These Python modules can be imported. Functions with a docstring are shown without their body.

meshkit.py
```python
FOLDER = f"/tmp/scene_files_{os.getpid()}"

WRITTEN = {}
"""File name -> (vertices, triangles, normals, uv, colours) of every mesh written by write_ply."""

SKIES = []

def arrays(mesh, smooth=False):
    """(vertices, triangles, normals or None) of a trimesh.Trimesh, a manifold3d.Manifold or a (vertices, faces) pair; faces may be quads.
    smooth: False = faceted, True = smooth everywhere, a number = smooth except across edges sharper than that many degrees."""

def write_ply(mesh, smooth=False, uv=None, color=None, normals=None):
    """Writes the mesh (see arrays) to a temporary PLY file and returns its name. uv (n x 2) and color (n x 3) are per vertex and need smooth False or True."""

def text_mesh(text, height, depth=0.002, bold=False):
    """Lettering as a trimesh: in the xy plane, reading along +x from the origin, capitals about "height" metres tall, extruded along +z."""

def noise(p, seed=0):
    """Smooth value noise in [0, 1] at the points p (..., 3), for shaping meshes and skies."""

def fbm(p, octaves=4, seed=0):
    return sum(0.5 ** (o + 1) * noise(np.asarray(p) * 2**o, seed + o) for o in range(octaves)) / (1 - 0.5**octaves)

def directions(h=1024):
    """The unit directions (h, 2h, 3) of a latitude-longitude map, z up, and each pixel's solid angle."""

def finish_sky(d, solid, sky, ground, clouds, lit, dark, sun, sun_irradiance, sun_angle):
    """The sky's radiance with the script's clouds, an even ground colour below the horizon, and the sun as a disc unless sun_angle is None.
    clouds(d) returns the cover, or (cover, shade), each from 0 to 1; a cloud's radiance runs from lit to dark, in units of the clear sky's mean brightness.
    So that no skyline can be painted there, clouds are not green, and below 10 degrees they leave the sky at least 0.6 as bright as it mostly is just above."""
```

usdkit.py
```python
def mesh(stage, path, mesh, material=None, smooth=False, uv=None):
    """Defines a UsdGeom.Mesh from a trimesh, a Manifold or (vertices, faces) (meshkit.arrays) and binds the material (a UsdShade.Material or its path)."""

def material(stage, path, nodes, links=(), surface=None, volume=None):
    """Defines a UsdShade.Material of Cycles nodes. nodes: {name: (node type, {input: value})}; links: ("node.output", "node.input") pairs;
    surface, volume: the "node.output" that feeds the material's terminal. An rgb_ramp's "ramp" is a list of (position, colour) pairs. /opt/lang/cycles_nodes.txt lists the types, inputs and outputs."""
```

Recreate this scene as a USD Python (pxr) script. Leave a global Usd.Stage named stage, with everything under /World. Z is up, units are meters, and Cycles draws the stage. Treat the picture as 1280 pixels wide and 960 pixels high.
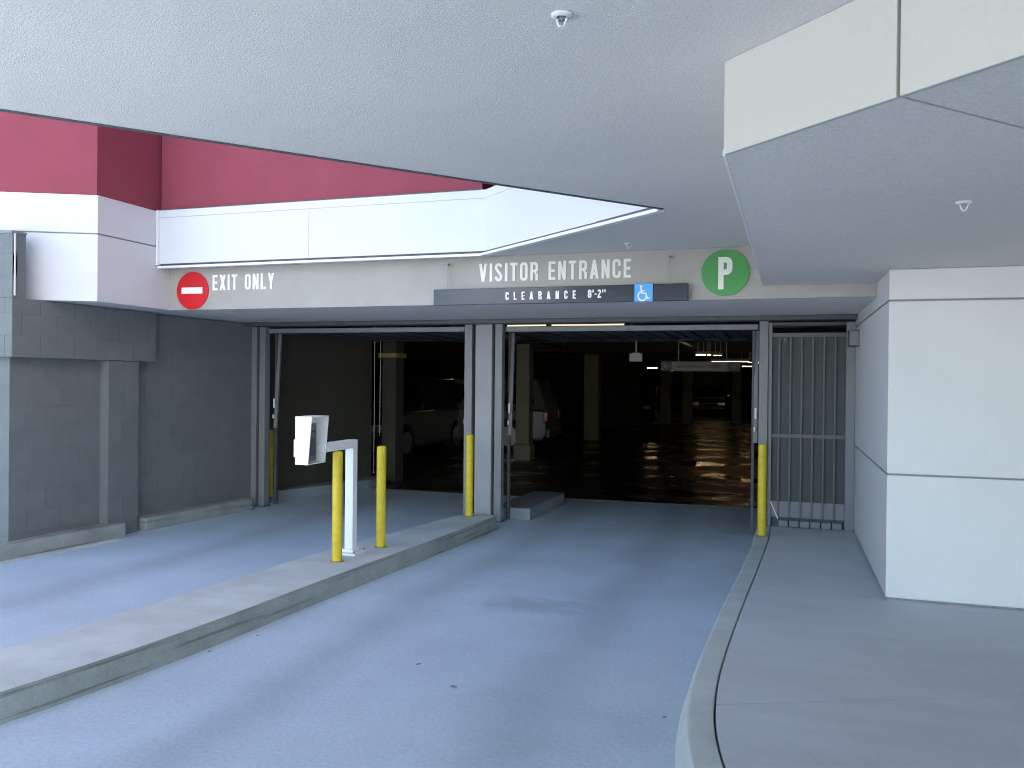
import math, random
import numpy as np, trimesh, manifold3d, usdkit, meshkit
from shapely.geometry import Polygon, LineString, Point, box as sbox
from shapely.ops import unary_union
from pxr import Gf, Sdf, Usd, UsdGeom, UsdLux, UsdShade

stage = Usd.Stage.CreateInMemory()
UsdGeom.SetStageUpAxis(stage, UsdGeom.Tokens.z)
UsdGeom.SetStageMetersPerUnit(stage, 1.0)
world = UsdGeom.Xform.Define(stage, '/World'); stage.SetDefaultPrim(world.GetPrim())
UsdGeom.Scope.Define(stage, '/World/Looks')
rng = random.Random(7)

# ------------------------------------------------------------------ camera, sky, sun, exposure
EYE = 1.7
YAW, PITCH, ROLL = math.radians(18.0616), math.radians(-0.2644), math.radians(0.5840)
fwd = np.array([-math.sin(YAW)*math.cos(PITCH), math.cos(YAW)*math.cos(PITCH), math.sin(PITCH)])
r0 = np.array([math.cos(YAW), math.sin(YAW), 0]); u0 = np.cross(r0, fwd)
rt = math.cos(ROLL)*r0 + math.sin(ROLL)*u0
up = -math.sin(ROLL)*r0 + math.cos(ROLL)*u0
cam = UsdGeom.Camera.Define(stage, '/World/camera')
cam.AddTransformOp().Set(Gf.Matrix4d(*rt, 0, *up, 0, *(-fwd), 0, 0, 0, EYE, 1))
cam.CreateHorizontalApertureAttr(36.0); cam.CreateVerticalApertureAttr(27.0)
cam.CreateFocalLengthAttr(1046.08/1280*36.0)
cam.CreateClippingRangeAttr(Gf.Vec2f(0.05, 2000))
cam.CreateExposureAttr(2.55)

SUN_ELEV, SUN_X, SUN_Y = math.radians(60), -0.60, 0.80
SUN_ROT = math.atan2(SUN_X, SUN_Y)
usdkit.material(stage, '/World/Looks/sky', {
    's': ('sky_texture', {'sky_type': 'single_scattering', 'sun_disc': False, 'sun_elevation': SUN_ELEV, 'sun_rotation': SUN_ROT,
                          'altitude': 50.0, 'air_density': 1.0, 'aerosol_density': 1.0, 'ozone_density': 1.0}),
    'b': ('background_shader', {'strength': 0.085})}, [('s.color', 'b.color')], surface='b.background')
dome = UsdLux.DomeLight.Define(stage, '/World/sky')
UsdShade.MaterialBindingAPI.Apply(dome.GetPrim()).Bind(UsdShade.Material.Get(stage, '/World/Looks/sky'))
dome.GetPrim().SetCustomDataByKey('kind', 'structure')
sun = UsdLux.DistantLight.Define(stage, '/World/sun')
sun.CreateNormalizeAttr(True); sun.CreateIntensityAttr(1.25); sun.CreateAngleAttr(0.53); sun.CreateColorAttr(Gf.Vec3f(1.0, 0.93, 0.82))
sd = np.array([math.cos(SUN_ELEV)*math.sin(SUN_ROT), math.cos(SUN_ELEV)*math.cos(SUN_ROT), math.sin(SUN_ELEV)])
sx = np.cross([0, 0, 1], sd); sx /= np.linalg.norm(sx); sy = np.cross(sd, sx)
sun.AddTransformOp().Set(Gf.Matrix4d(*sx, 0, *sy, 0, *sd, 0, 0, 0, 40, 1))

# ------------------------------------------------------------------ materials
def mat(name, color, rough=0.6, metal=0.0, mottle=0.0, mscale=2.0, grain=0.0, gscale=60.0, bump=0.0, bscale=120.0, bdist=0.01, bev=0.0,
        coords='geo', spec=0.5, tint=None, emit=None, strength=0.0, extra=None):
    """A principled surface: base colour, broad mottling, fine grain, fine relief, softened edges."""
    n, l = {}, []
    p = {'base_color': tuple(color), 'roughness': rough, 'metallic': metal, 'specular_ior_level': spec}
    if emit: p['emission_color'] = tuple(emit); p['emission_strength'] = strength
    n['p'] = ('principled_bsdf', p)
    src = 'g.position' if coords == 'geo' else 'g.object'
    n['g'] = ('geometry', {}) if coords == 'geo' else ('texture_coordinate', {})
    cur = None
    if mottle or grain:
        c = np.array(color)
        lo, hi = np.clip(c*(1-mottle), 0, 1), np.clip(c*(1+mottle), 0, 1)
        if tint is not None: lo = np.array(tint)
        n['n1'] = ('noise_texture', {'scale': mscale, 'detail': 5.0, 'roughness': 0.6})
        n['r1'] = ('rgb_ramp', {'ramp': [(0.3, tuple(lo)), (0.7, tuple(hi))]})
        l += [(src, 'n1.vector'), ('n1.fac', 'r1.fac')]; cur = 'r1.color'
        if grain:
            n['n2'] = ('noise_texture', {'scale': gscale, 'detail': 3.0, 'roughness': 0.7})
            n['r2'] = ('rgb_ramp', {'ramp': [(0.28, (1-grain,)*3), (0.72, (1+grain,)*3)]})
            n['m2'] = ('mix_color', {'blend_type': 'multiply', 'fac': 1.0, 'use_clamp': False})
            l += [(src, 'n2.vector'), ('n2.fac', 'r2.fac'), (cur, 'm2.a'), ('r2.color', 'm2.b')]; cur = 'm2.result'
    if extra:
        cur = extra(n, l, cur, src)
    if cur: l.append((cur, 'p.base_color'))
    nor = None
    if bev:
        n['bv'] = ('bevel', {'radius': bev, 'samples': 4}); nor = 'bv.bevel'
    if bump:
        n['nb'] = ('noise_texture', {'scale': bscale, 'detail': 3.0, 'roughness': 0.65})
        n['bp'] = ('bump', {'strength': bump, 'distance': bdist})
        l += [(src, 'nb.vector'), ('nb.fac', 'bp.height')]
        if nor: l.append((nor, 'bp.normal'))
        nor = 'bp.normal'
    if nor: l.append((nor, 'p.normal'))
    return usdkit.material(stage, '/World/Looks/'+name, n, l, surface='p.BSDF')

def drive_marks(n, l, cur, src):
    """An oil patch and two faint wheel tracks that belong to the paving."""
    def mult(tag, facsock, colr, amount):
        n['mm'+tag] = ('math', {'math_type': 'multiply', 'value2': amount}); l.append((facsock, 'mm'+tag+'.value1'))
        n['mx'+tag] = ('mix_color', {'blend_type': 'multiply'}); n['mx'+tag][1]['b'] = colr
        l.append(('mm'+tag+'.value', 'mx'+tag+'.fac'))
        return 'mx'+tag
    # oil patch: distance from its centre, broken by noise
    n['om'] = ('mapping', {'location': (1.79/0.52, -6.06/0.27, 0), 'scale': (1/0.52, 1/0.27, 0.0), 'rotation': (0, 0, 0)})
    n['ol'] = ('vector_math', {'math_type': 'length'})
    n['on'] = ('noise_texture', {'scale': 7.0, 'detail': 5.0, 'roughness': 0.7})
    n['oa'] = ('math', {'math_type': 'multiply_add', 'value2': 1.6, 'value3': -0.8})
    n['os'] = ('math', {'math_type': 'add'})
    n['or'] = ('map_range', {'from_min': 1.0, 'from_max': 0.35, 'to_min': 0.0, 'to_max': 1.0, 'clamp': True})
    l += [(src, 'om.vector'), ('om.vector', 'ol.vector1'), (src, 'on.vector'), ('on.fac', 'oa.value1'), ('ol.value', 'os.value1'), ('oa.value', 'os.value2'), ('os.value', 'or.value')]
    k = mult('o', 'or.result', (0.62, 0.62, 0.60), 0.62); l.append((cur, k+'.a')); cur = k+'.result'
    # wheel tracks along the lane
    n['sx'] = ('separate_xyz', {}); l.append((src, 'sx.vector'))
    n['tn'] = ('noise_texture', {'scale': 0.6, 'detail': 2.0}); l.append((src, 'tn.vector'))
    n['ta'] = ('math', {'math_type': 'multiply_add', 'value2': 0.5}); l += [('tn.fac', 'ta.value1'), ('sx.x', 'ta.value3')]
    for q, x0 in enumerate((-1.0, -2.35, -5.2)):
        n[f'd{q}'] = ('math', {'math_type': 'subtract', 'value2': x0}); l.append(('ta.value', f'd{q}.value1'))
        n[f'e{q}'] = ('math', {'math_type': 'absolute'}); l.append((f'd{q}.value', f'e{q}.value1'))
        n[f'f{q}'] = ('map_range', {'from_min': 0.34, 'from_max': 0.05, 'to_min': 0.0, 'to_max': 1.0, 'clamp': True}); l.append((f'e{q}.value', f'f{q}.value'))
        k = mult(f't{q}', f'f{q}.result', (0.74, 0.73, 0.72), 0.62); l.append((cur, k+'.a')); cur = k+'.result'
    return cur

def streaks(n, l, cur, src):
    """Horizontal trowel marks and dust."""
    n['stm'] = ('mapping', {'scale': (0.7, 5.0, 1.0), 'rotation': (0, 0, 0.35)})
    n['stn'] = ('noise_texture', {'scale': 1.6, 'detail': 4.0, 'roughness': 0.6})
    n['str'] = ('rgb_ramp', {'ramp': [(0.35, (0.965, 0.965, 0.965)), (0.65, (1.025, 1.025, 1.02))]})
    n['stx'] = ('mix_color', {'blend_type': 'multiply', 'fac': 1.0, 'use_clamp': False})
    l += [(src, 'stm.vector'), ('stm.vector', 'stn.vector'), ('stn.fac', 'str.fac'), (cur, 'stx.a'), ('str.color', 'stx.b')]
    return 'stx.result'

def scuffs(n, l, cur, src):
    """Black tyre scrapes running along a kerb face."""
    n['scm'] = ('mapping', {'scale': (2.0, 0.5, 26.0)})
    n['scn'] = ('noise_texture', {'scale': 1.4, 'detail': 4.0, 'roughness': 0.6})
    n['scr'] = ('rgb_ramp', {'ramp': [(0.56, (1, 1, 1)), (0.66, (0.55, 0.54, 0.52))]})
    n['scx'] = ('mix_color', {'blend_type': 'multiply', 'fac': 1.0, 'use_clamp': False})
    l += [(src, 'scm.vector'), ('scm.vector', 'scn.vector'), ('scn.fac', 'scr.fac'), (cur, 'scx.a'), ('scr.color', 'scx.b')]
    return 'scx.result'

def wet(n, l, cur, src):
    """Wet, mirror-like puddles on an otherwise dull sealed floor."""
    n['wm'] = ('mapping', {'scale': (0.55, 0.8, 1.0)})
    n['wn'] = ('noise_texture', {'scale': 1.3, 'detail': 5.0, 'roughness': 0.62})
    n['wr'] = ('map_range', {'from_min': 0.44, 'from_max': 0.60, 'to_min': 0.45, 'to_max': 0.07, 'clamp': True})
    l += [(src, 'wm.vector'), ('wm.vector', 'wn.vector'), ('wn.fac', 'wr.value'), ('wr.result', 'p.roughness')]
    return cur

def rubs(n, l, cur, src):
    """Bumper rubs and scratches on painted posts."""
    n['rbm'] = ('mapping', {'scale': (16.0, 16.0, 9.0)})
    n['rbn'] = ('noise_texture', {'scale': 1.6, 'detail': 4.0, 'roughness': 0.7})
    n['rbr'] = ('rgb_ramp', {'ramp': [(0.60, (1, 1, 1)), (0.72, (0.68, 0.64, 0.56))]})
    n['rbx'] = ('mix_color', {'blend_type': 'multiply', 'fac': 1.0, 'use_clamp': False})
    l += [(src, 'rbm.vector'), ('rbm.vector', 'rbn.vector'), ('rbn.fac', 'rbr.fac'), (cur, 'rbx.a'), ('rbr.color', 'rbx.b')]
    return 'rbx.result'

M = {}
M['soffit'] = mat('soffit_stucco', (0.69, 0.655, 0.62), 0.9, mottle=0.03, mscale=0.7, grain=0.11, gscale=85, bump=0.5, bscale=135, bdist=0.011)
M['white'] = mat('white_stucco', (0.63, 0.64, 0.65), 0.85, mottle=0.025, mscale=1.4, grain=0.02, gscale=90, bump=0.22, bscale=150, bdist=0.006, bev=0.012)
M['cream'] = mat('cream_stucco', (0.50, 0.485, 0.455), 0.85, mottle=0.03, mscale=1.5, grain=0.025, gscale=90, bump=0.25, bscale=140, bdist=0.006, bev=0.006)
M['beige'] = mat('beige_stucco', (0.38, 0.37, 0.345), 0.85, mottle=0.06, mscale=1.8, grain=0.05, gscale=80, bump=0.3, bscale=130, bdist=0.006, bev=0.005)
M['red'] = mat('red_stucco', (0.27, 0.05, 0.075), 0.85, mottle=0.06, mscale=2.2, grain=0.06, gscale=80, bump=0.3, bscale=130, bdist=0.006)
M['dark_stucco'] = mat('roof_coating', (0.3, 0.3, 0.3), 0.9, mottle=0.1, mscale=1.0)
M['panel'] = mat('white_panel', (0.66, 0.68, 0.70), 0.5, mottle=0.02, mscale=1.2, bev=0.004)
M['trim_white'] = mat('white_metal_trim', (0.8, 0.8, 0.8), 0.45)
M['trim_dark'] = mat('dark_metal_trim', (0.09, 0.095, 0.11), 0.5)
M['joint'] = mat('joint_sealant', (0.25, 0.25, 0.25), 0.8)
M['drive'] = mat('driveway_concrete', (0.50, 0.625, 0.725), 0.5, mottle=0.10, mscale=1.1, grain=0.13, gscale=42, bump=0.4, bscale=180, bdist=0.004, extra=drive_marks, tint=(0.455, 0.57, 0.665))
M['walk'] = mat('sidewalk_concrete', (0.53, 0.565, 0.61), 0.8, mottle=0.07, mscale=1.2, grain=0.07, gscale=90, bump=0.25, bscale=200, bdist=0.003, bev=0.006, extra=streaks)
M['kerb'] = mat('kerb_concrete', (0.52, 0.575, 0.57), 0.8, mottle=0.14, mscale=2.2, grain=0.08, gscale=80, bump=0.3, bscale=160, bdist=0.004, bev=0.012, extra=streaks)
M['kerb_face'] = mat('shade_darkened_kerb', (0.29, 0.31, 0.295), 0.85, mottle=0.2, mscale=2.6, grain=0.12, gscale=70, bump=0.4, bscale=120, bdist=0.005, bev=0.012, extra=scuffs)  # base darkened to stand in for shade on the island side; scuffs are wear
M['street'] = mat('street_paving', (0.44, 0.42, 0.39), 0.9, mottle=0.15, mscale=0.6, grain=0.12, gscale=40, bump=0.4, bscale=90)
for q, (v, t) in enumerate(((0.172, 0), (0.178, 1), (0.184, 2))):
    M[f'cmu{q}'] = mat(f'block_face_{"abc"[q]}', (v*0.90, v*1.0, v*1.03), 0.9, mottle=0.07, mscale=5, grain=0.14, gscale=110, bump=0.5, bscale=160, bdist=0.006)
M['mortar'] = mat('mortar', (0.15, 0.166, 0.17), 0.95)
M['steel'] = mat('grey_painted_steel', (0.21, 0.225, 0.24), 0.45, mottle=0.06, mscale=4, bev=0.004)
M['steel_dark'] = mat('dark_painted_steel', (0.075, 0.085, 0.095), 0.5, mottle=0.08, mscale=4, bev=0.003)
M['pillar_paint'] = mat('grey_painted_pillar', (0.34, 0.35, 0.375), 0.6, mottle=0.06, mscale=2.5, grain=0.03, bump=0.12, bscale=120, bdist=0.004, bev=0.006)
M['bar'] = mat('gate_bar_steel', (0.125, 0.13, 0.125), 0.45, mottle=0.1, mscale=6)
M['gate_mesh'] = mat('gate_mesh_screen', (0.068, 0.080, 0.080), 0.7, mottle=0.1, mscale=8, grain=0.3, gscale=160)
M['yellow'] = mat('yellow_paint', (0.64, 0.49, 0.02), 0.42, mottle=0.07, mscale=9, grain=0.05, gscale=60, bump=0.06, bscale=70, bdist=0.004, coords='obj', tint=(0.54, 0.41, 0.018), extra=rubs)
M['scuff'] = mat('scuffed_paint', (0.30, 0.25, 0.08), 0.7, mottle=0.3, mscale=14, coords='obj')
M['white_paint'] = mat('white_powder_coat', (0.82, 0.83, 0.84), 0.4, mottle=0.02, mscale=3, bev=0.004)
M['reader'] = mat('reader_panel', (0.16, 0.17, 0.18), 0.35, mottle=0.5, mscale=40)
M['black'] = mat('black_plastic', (0.02, 0.02, 0.022), 0.45)
M['lens'] = mat('smoked_lens', (0.05, 0.055, 0.06), 0.15)
M['sign_dark'] = mat('dark_sign_enamel', (0.055, 0.066, 0.085), 0.2, metal=0.7, bev=0.003)
M['sign_blue'] = mat('blue_sign_enamel', (0.08, 0.42, 0.86), 0.4)
M['sign_red'] = mat('red_sign_enamel', (0.62, 0.006, 0.012), 0.4)
M['sign_green'] = mat('green_sign_enamel', (0.06, 0.30, 0.075), 0.45, mottle=0.03)
M['letter'] = mat('white_letters', (0.86, 0.86, 0.84), 0.5)
M['letter_warm'] = mat('pale_letters', (0.80, 0.80, 0.74), 0.5)
M['wire'] = mat('steel_wire', (0.25, 0.25, 0.26), 0.4, metal=0.7)
M['sprinkler'] = mat('white_sprinkler_metal', (0.72, 0.73, 0.74), 0.4)
M['brass'] = mat('sprinkler_deflector', (0.3, 0.3, 0.3), 0.4, metal=0.6)
M['leaf'] = mat('dry_leaf', (0.20, 0.20, 0.20), 0.8)
M['stick'] = mat('pale_rod', (0.75, 0.75, 0.75), 0.5)
# inside the garage
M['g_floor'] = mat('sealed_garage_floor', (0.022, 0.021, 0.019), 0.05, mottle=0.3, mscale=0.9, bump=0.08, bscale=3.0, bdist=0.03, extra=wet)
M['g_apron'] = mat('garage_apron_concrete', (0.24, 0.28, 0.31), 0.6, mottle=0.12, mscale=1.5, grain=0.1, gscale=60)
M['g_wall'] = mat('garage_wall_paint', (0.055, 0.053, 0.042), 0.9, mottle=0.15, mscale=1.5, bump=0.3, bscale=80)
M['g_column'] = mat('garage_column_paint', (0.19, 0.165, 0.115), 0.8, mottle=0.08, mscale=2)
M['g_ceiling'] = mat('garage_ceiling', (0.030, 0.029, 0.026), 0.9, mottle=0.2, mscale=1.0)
M['pipe'] = mat('galvanised_pipe', (0.30, 0.30, 0.29), 0.35, metal=0.6)
M['lamp_house'] = mat('lamp_housing', (0.2, 0.19, 0.17), 0.5)
M['tube'] = mat('lit_tube', (0.8, 0.8, 0.7), 0.5, emit=(1.0, 0.64, 0.30), strength=1.8)
M['tube_dim'] = mat('dim_lit_tube', (0.8, 0.75, 0.6), 0.5, emit=(1.0, 0.84, 0.55), strength=0.2)
M['garage_sign'] = mat('garage_sign_face', (0.62, 0.60, 0.55), 0.6)
M['sign_brown'] = mat('brown_letters', (0.16, 0.09, 0.04), 0.6)
M['rubber'] = mat('tyre_rubber', (0.018, 0.018, 0.018), 0.8)
M['rim'] = mat('alloy_rim', (0.45, 0.45, 0.46), 0.3, metal=0.8)
M['car_glass'] = mat('car_glass', (0.012, 0.014, 0.016), 0.06)
M['car_black'] = mat('black_car_paint', (0.012, 0.012, 0.014), 0.12)
M['car_silver'] = mat('silver_car_paint', (0.13, 0.13, 0.125), 0.3, metal=0.3)
M['car_tan'] = mat('tan_car_paint', (0.12, 0.11, 0.09), 0.3, metal=0.3)
M['tail'] = mat('red_tail_lens', (0.42, 0.015, 0.012), 0.15)
M['head'] = mat('headlamp_lens', (0.75, 0.75, 0.74), 0.08)

# ------------------------------------------------------------------ scene helpers
used = {}
def numbered(path):
    k = used.get(path, -1) + 1; used[path] = k
    return path if k == 0 else f'{path}_{k:03d}'

def tag(prim, label=None, cat=None, group=None, kind=None):
    for k, v in (('label', label), ('category', cat), ('group', group), ('kind', kind)):
        if v: prim.SetCustomDataByKey(k, v)
    return prim

LOC = {}
def thing(name, label=None, cat=None, loc=(0, 0, 0), group=None, kind=None):
    p = numbered('/World/'+name)
    x = UsdGeom.Xform.Define(stage, p); x.AddTranslateOp().Set(Gf.Vec3d(*map(float, loc)))
    LOC[p] = np.array(loc, float)
    return tag(x.GetPrim(), label, cat, group, kind)

def part(name, parent, m, material, smooth=False, label=None, kind=None):
    """A mesh given in world coordinates, put under its thing."""
    pp = str(parent.GetPath()); root = '/'.join(pp.split('/')[:3])
    v, f, nn = meshkit.arrays(m, False)
    mm = trimesh.Trimesh(v - LOC[root], f, process=False)
    g = usdkit.mesh(stage, numbered(pp+'/'+name), mm, M[material], smooth=smooth)
    return tag(g.GetPrim(), label, kind=kind)

def whole(name, m, material, label=None, cat=None, group=None, kind=None, smooth=False):
    g = usdkit.mesh(stage, numbered('/World/'+name), m, M[material], smooth=smooth)
    return tag(g.GetPrim(), label, cat, group, kind)

def copy(src, loc, label, cat=None, group=None, rz=0.0):
    name = src.GetName().rstrip('0123456789').rstrip('_')
    p = numbered('/World/'+name); x = UsdGeom.Xform.Define(stage, p)
    x.GetPrim().GetReferences().AddInternalReference(src.GetPath())
    x.GetPrim().SetInstanceable(True)
    ops = {o.GetOpName(): o for o in x.GetOrderedXformOps()}
    x.ClearXformOpOrder()
    t = ops.get('xformOp:translate') or x.AddTranslateOp()
    t.Set(Gf.Vec3d(*map(float, loc)))
    if rz:
        r = x.AddRotateZOp(); r.Set(rz); x.SetXformOpOrder([t, r])
    else:
        x.SetXformOpOrder([t])
    was = src.GetCustomData()
    return tag(x.GetPrim(), label, cat or was.get('category'), group or was.get('group'))

# ------------------------------------------------------------------ shape helpers
cat_ = trimesh.util.concatenate
def bx(x0, x1, y0, y1, z0, z1):
    m = trimesh.creation.box((abs(x1-x0), abs(y1-y0), abs(z1-z0)))
    m.apply_translation(((x0+x1)/2, (y0+y1)/2, (z0+z1)/2)); return m

def prism(pts, z0, z1):
    g = pts if isinstance(pts, Polygon) else Polygon(pts)
    m = trimesh.creation.extrude_polygon(g.buffer(0), z1-z0, engine='earcut'); m.apply_translation((0, 0, z0)); return m

def rounded(m_hull_pts, r):
    s = manifold3d.Manifold.sphere(r, 16)
    return manifold3d.Manifold.batch_hull([s.translate(tuple(p)) for p in m_hull_pts])

def rbox(x0, x1, y0, y1, z0, z1, r=0.006):
    pts = [(x, y, z) for x in (x0+r, x1-r) for y in (y0+r, y1-r) for z in (z0+r, z1-r)]
    return rounded(pts, r)

def bar(a, b, w=0.02, h=None, updir=(0, 0, 1)):
    a, b = np.array(a, float), np.array(b, float); d = b-a; L = np.linalg.norm(d); d /= L
    u = np.cross(updir, d)
    if np.linalg.norm(u) < 1e-6: u = np.cross((0, 1, 0), d)
    u /= np.linalg.norm(u); v = np.cross(d, u)
    m = trimesh.creation.box((L, w, h or w)); T = np.eye(4); T[:3, 0], T[:3, 1], T[:3, 2], T[:3, 3] = d, u, v, (a+b)/2
    m.apply_transform(T); return m

def cyl(a, b, r, n=20):
    return trimesh.creation.cylinder(radius=r, segment=np.array([a, b], float), sections=n)

def wallstrip(p, q, t, z0, z1, off=0.0):
    """A thin vertical panel along p->q (plan), its face off metres to the right of the direction, t thick behind it."""
    p, q = np.array(p, float), np.array(q, float); d = (q-p)/np.linalg.norm(q-p); n = np.array([d[1], -d[0]])
    return prism([p+n*off, q+n*off, q+n*(off-t), p+n*(off-t)], z0, z1)

def facade(g, y, depth, x0, z0, sx=1.0, sz=1.0):
    """A flat shape in its own x,y laid on a wall facing -y: its back on the plane y, raised depth towards the viewer."""
    gs = list(getattr(g, 'geoms', [g]))
    m = cat_([trimesh.creation.extrude_polygon(k, depth, engine='earcut') for k in gs])
    v = m.vertices
    m.vertices = np.stack([x0 + v[:, 0]*sx, y - v[:, 2], z0 + v[:, 1]*sz], 1)
    return m

# ------------------------------------------------------------------ condensed lettering
T_ = 0.135
def ls(*p, t=None):
    return LineString(p).buffer((t or T_)/2, cap_style=2, join_style=2)
def rr(x0, y0, x1, y1, r):
    r = max(min(r, (x1-x0)/2-1e-4, (y1-y0)/2-1e-4), 1e-3)
    return sbox(x0+r, y0+r, x1-r, y1-r).buffer(r, quad_segs=8)
def arc(cx, cy, rx, ry, a0, a1, n=18):
    return [(cx+rx*math.cos(math.radians(a)), cy+ry*math.sin(math.radians(a))) for a in np.linspace(a0, a1, n)]
def glyph(c, t=T_):
    h = t/2; w = 0.44
    ring = lambda x0, y0, x1, y1, r: rr(x0, y0, x1, y1, r).difference(rr(x0+t, y0+t, x1-t, y1-t, r-t))
    if c == 'I': return sbox(0, 0, t, 1), t
    if c == 'L': return unary_union([sbox(0, 0, t, 1), sbox(0, 0, 0.38, t)]), 0.38
    if c == 'E': return unary_union([sbox(0, 0, t, 1), sbox(0, 0, 0.39, t), sbox(0, 1-t, 0.39, 1), sbox(0, .5-h, 0.36, .5+h)]), 0.39
    if c == 'T': return unary_union([sbox(.21-h, 0, .21+h, 1), sbox(0, 1-t, .42, 1)]), 0.42
    if c == 'N': return unary_union([sbox(0, 0, t, 1), sbox(w-t, 0, w, 1), Polygon([(0, 1), (t*1.05, 1), (w, 0), (w-t*1.05, 0)])]), w
    if c == 'V': return unary_union([Polygon([(0, 1), (t*1.08, 1), (.24+h, 0), (.24-h, 0)]), Polygon([(.48, 1), (.48-t*1.08, 1), (.24-h, 0), (.24+h, 0)])]), .48
    if c == 'A': return unary_union([Polygon([(0, 0), (t*1.08, 0), (.24+h, 1), (.24-h, 1)]), Polygon([(.48, 0), (.48-t*1.08, 0), (.24-h, 1), (.24+h, 1)]), sbox(.11, .2, .37, .2+t*.9)]), .48
    if c == 'X': return unary_union([Polygon([(0, 0), (t*1.15, 0), (.47, 1), (.47-t*1.15, 1)]), Polygon([(.47, 0), (.47-t*1.15, 0), (0, 1), (t*1.15, 1)])]), .47
    if c == 'Y': return unary_union([sbox(.23-h, 0, .23+h, .48), Polygon([(0, 1), (t*1.1, 1), (.23+h, .42), (.23-h, .42)]), Polygon([(.46, 1), (.46-t*1.1, 1), (.23-h, .42), (.23+h, .42)])]), .46
    if c == 'O': return ring(0, 0, w, 1, .2), w
    if c == 'C': return ring(0, 0, w, 1, .2).difference(sbox(w/2, .36, 1, .64)), w
    if c in 'PR':
        b = rr(0, .44, w, 1, .2).union(sbox(0, .44, w/2, 1)).difference(rr(t, .44+t, w-t, 1-t, .1).union(sbox(t, .44+t, w/2, 1-t)))
        g = b.union(sbox(0, 0, t, 1))
        if c == 'R': g = unary_union([g, sbox(w-t-.005, 0, w-.005, .36), sbox(w/2, .3, w-t+.06, .44+t).intersection(Polygon([(w/2, .44+t), (w/2, .44), (w-t, .3), (w-.005, .36), (w-.05, .5)]))])
        return g, w
    if c == 'S':
        rx = w/2-h
        pts = arc(w/2, 1-.235-.0, rx, .235-h+.0, 5, 215, 20) + arc(w/2, .255, rx, .255-h, 35, -185, 20)
        return LineString(pts).buffer(h, cap_style=2, join_style=1), w
    if c == '8': return ring(.0, .46, w, 1, .2).union(ring(0, 0, w, .54+t*.3, .2)), w
    if c == '2': return LineString(arc(w/2, .76, w/2-h, .24-h, 175, -25, 16) + [(h+.02, t*1.2), (h, h)]).buffer(h, cap_style=2, join_style=1).union(sbox(0, 0, w, t)), w
    if c == "'": return sbox(0, .66, t, 1), t
    if c == '"': return unary_union([sbox(0, .66, t*.85, 1), sbox(t*1.6, .66, t*2.45, 1)]), t*2.45
    if c == '-': return sbox(0, .38, .22, .38+t), .22
    raise KeyError(c)

def lettering(parent, text, x0, x1, z0, h, y, depth, material, t=T_, slope=0.0, gapword=None):
    """Letters spread from x0 to x1, each a part."""
    gl = [(c, *glyph(c, t)) if c != ' ' else (c, None, 0.28 if gapword is None else gapword) for c in text]
    total = sum(g[2] for g in gl)*h
    gap = ((x1-x0)-total)/max(len(gl)-1, 1)
    x = x0
    for c, g, w in gl:
        if g is not None:
            part('letter', parent, facade(g, y, depth, x, z0, h, h), material)
        x += w*h + gap

# ================================================================== the setting
S, S2, ZB, YF, YD, K = 2.86, 2.525, 2.414, 7.406, 9.5, 0.15

g = trimesh.creation.box((400, 400, 0.02)); g.apply_translation((0, 0, -0.026))
whole('ground', g, 'street', kind='structure')

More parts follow.
